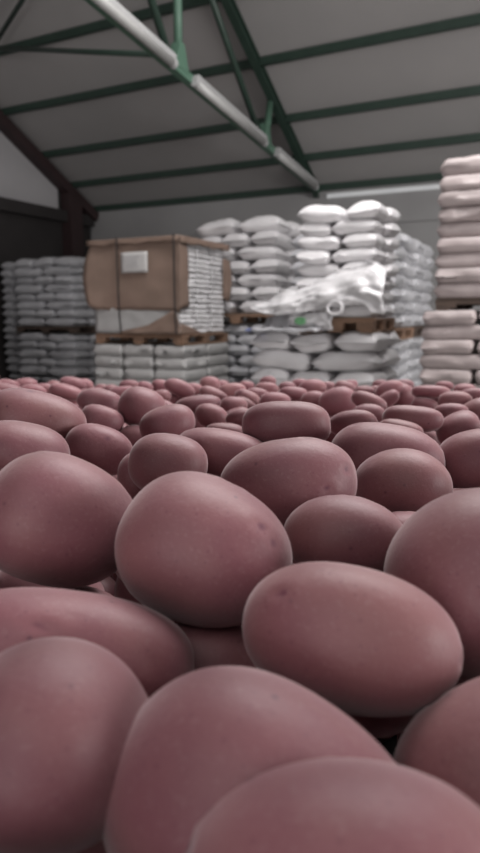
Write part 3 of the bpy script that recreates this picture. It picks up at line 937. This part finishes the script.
# the potatoes under and beside them: packed loosely without touching
prg = np.random.default_rng(11)
D0, D1, SW, DEPTH = -.40, 2.30, 1.08, .16
EC = np.array([e[0][:] for e in ell]); EA = np.array([[a[:] for a in e[1]] for e in ell]); ES = np.array([e[2] for e in ell])
cell = .06; gridd = {}
fill = []
FHn, RTn, CAMn, FWn, UPn = (np.array(v[:]) for v in (FH, RT, CAM, FW, UP))
for lay in range(5):
    for t in range(9000):
        d = prg.uniform(D0, D1); s = prg.uniform(-SW, SW)
        zt = surf(d)
        p = FHn * d + RTn * s
        q = np.array([p[0], p[1], ZC]) - CAMn
        z = zt - [0, .012, .055, .095, .145][lay] - prg.uniform(0, .02)
        p = np.array([p[0], p[1], z])
        dv = p - CAMn; dep = dv @ FWn
        if dep > .02:
            ux, uy = 240 + FPX * (dv @ RTn) / dep, 426.5 - FPX * (dv @ UPn) / dep
            rr = .045 * FPX / dep
            if -rr < ux < 480 + rr and uy - rr < 853 and lay < 2: continue
            if -rr < ux < 480 + rr and uy - rr < 853 and z > zt - .048: continue
        if np.linalg.norm(dv) < .12: continue
        key = tuple(np.floor(p / cell).astype(int)); ok = True
        for a in (-1, 0, 1):
            for b in (-1, 0, 1):
                for e in (-1, 0, 1):
                    for o_ in gridd.get((key[0] + a, key[1] + b, key[2] + e), ()):
                        if ((o_ - p) ** 2).sum() < .055 ** 2: ok = False; break
        if not ok: continue
        m = np.abs(EC - p).max(1) < .11
        if m.any():
            loc = np.einsum('nij,nj->ni', EA[m], p - EC[m]) / (ES[m] + .0255)
            if (np.linalg.norm(loc, axis=1) < 1).any(): continue
        gridd.setdefault(key, []).append(p); fill.append(p)
variants = [potato_verts(2, (1.22, .98, .95), 900 + k, square=2.25, lump=.06, eyes=0) for k in range(6)]
fmesh = []
for k, p in enumerate(fill):
    P, F, _ = variants[k % 6]
    a = prg.normal(size=3); a /= np.linalg.norm(a); b = np.cross(a, prg.normal(size=3)); b /= np.linalg.norm(b); c = np.cross(a, b)
    X = (P * .0275) @ np.array([a, b, c])
    fmesh.append((X, F, (a, b, c)))
    note((X + p).tolist(), F, k)
# which of the buried ones can be seen from the front: those become things of their own
tree = BVHTree.FromPolygons(tri_v, tri_f)
seen = {}
for yy in range(376, 853, 2):
    for xx in range(0, 480, 2):
        ray = FW + RT * ((xx - 240) / FPX) - UP * ((yy - 426.5) / FPX)
        h = tree.ray_cast(CAM, ray.normalized())
        if h[2] is not None and owner[h[2]] >= 0: seen[owner[h[2]]] = seen.get(owner[h[2]], 0) + 1
top = sorted((k for k in seen if seen[k] >= 2), key=lambda k: -seen[k])[:170]
0 and print('FILL', len(fill), 'seen', len(seen), 'own', len(top), 'px', sorted(seen.values(), reverse=True)[:40])
shared = [potato_mesh(3, (1.22 * .0275, .98 * .0275, .95 * .0275), 900 + k, square=2.25, lump=.06, eyes=4) for k in range(6)]
for k in top:
    p = fill[k]; a, b, c = fmesh[k][2]
    o = link('potato', shared[k % 6])
    o.matrix_world = Matrix.Translation(p) @ Matrix((a, b, c)).transposed().to_4x4()
    tag(o, 'pink potato mostly buried in a gap beneath the top layer of the heap', 'potato', 'buried red potatoes')
fine = [potato_verts(3, (1.22, .98, .95), 900 + k, square=2.25, lump=.06, eyes=0) for k in range(6)]
V = []; F = []
ts = set(top)
for k, p in enumerate(fill):
    if k in ts: continue
    X, f, ax3 = fmesh[k]; n = len(V)
    dd, ss = float(p @ FHn), float(p @ RTn)
    if dd < .75 and abs(ss) < .9 and p[2] > surf(dd) - .06:
        Q, f, _ = fine[k % 6]; X = (Q * .0275) @ np.array(ax3)
    V.extend((X + p).tolist()); F.extend([(a + n, b + n, c + n) for a, b, c in f])
me = bpy.data.meshes.new('potatoes'); me.from_pydata(V, [], F)
me.polygons.foreach_set('use_smooth', [True] * len(me.polygons)); me.materials.append(M_POT)
tag(link('potatoes', me), 'rest of the red potato heap under and beside the top potatoes', 'potatoes', None, 'stuff')

# the tipping hopper that carries the heap
hp = empty('potato_hopper', (0, 0, 0), R(YAW))
tag(hp, 'dark steel hopper holding the heap of red potatoes', 'hopper')
b = MB(); yy = [D0 - .06, .35, 1.2, 2.1, 2.36]
prev = None
for y in yy:
    z = surf(y) - DEPTH - .055
    v = [(-SW - .06, y, z), (SW + .06, y, z), (SW + .06, y, z - .03), (-SW - .06, y, z - .03)]
    n = len(b.v); b.v += v
    if prev is not None: b.f += [tuple((prev + q, prev + (q + 1) % 4, n + (q + 1) % 4, n + q)) for q in range(4)]
    prev = n
b.f += [(0, 1, 2, 3), (prev + 3, prev + 2, prev + 1, prev)]
b.build('hopper_floor', M['hopper'], hp)
for s in (-1, 1):
    w_ = MB()
    for y0, y1 in zip(yy, yy[1:]):
        za, zb = surf(y0), surf(y1)
        x = s * (SW + .055)
        v = [(x - .012, y0, za - .2), (x - .012, y1, zb - .2), (x - .012, y1, zb - .03), (x - .012, y0, za - .03)]
        v += [(p[0] + .024, p[1], p[2]) for p in v]
        w_.add(v, [(0, 1, 2, 3), (7, 6, 5, 4), (0, 4, 5, 1), (1, 5, 6, 2), (2, 6, 7, 3), (3, 7, 4, 0)])
    w_.build('side_wall', M['hopper'], hp)
MB().box((0, D0 - .06, surf(D0) - .11), (2 * SW + .12, .024, .2)).build('end_wall', M['hopper'], hp)
MB().box((0, 2.36, surf(2.36) - .13), (2 * SW + .12, .024, .14)).build('end_wall', M['hopper'], hp)
for sx in (-1, 1):
    for y in (D0, 2.25):
        z = surf(y) - DEPTH - .08
        MB().box((sx * (SW - .05), y, z / 2), (.08, .08, z)).build('leg', M['hopper'], hp)

# unseen hood added over the near end to shade the closest potatoes
hz = ZC + .42
MB().box((0, .25, hz), (2 * SW + .12, .50, .012)).build('shade_plate', M['hopper'], hp)
MB().box((0, .49, hz + .03), (2 * SW + .12, .02, .06)).build('shade_lip', M['hopper'], hp)
for s in (-1, 1):
    for y in (.04, .45):
        MB().box((s * (SW + .055), y, hz - .29), (.04, .04, .58)).build('shade_post', M['hopper'], hp)
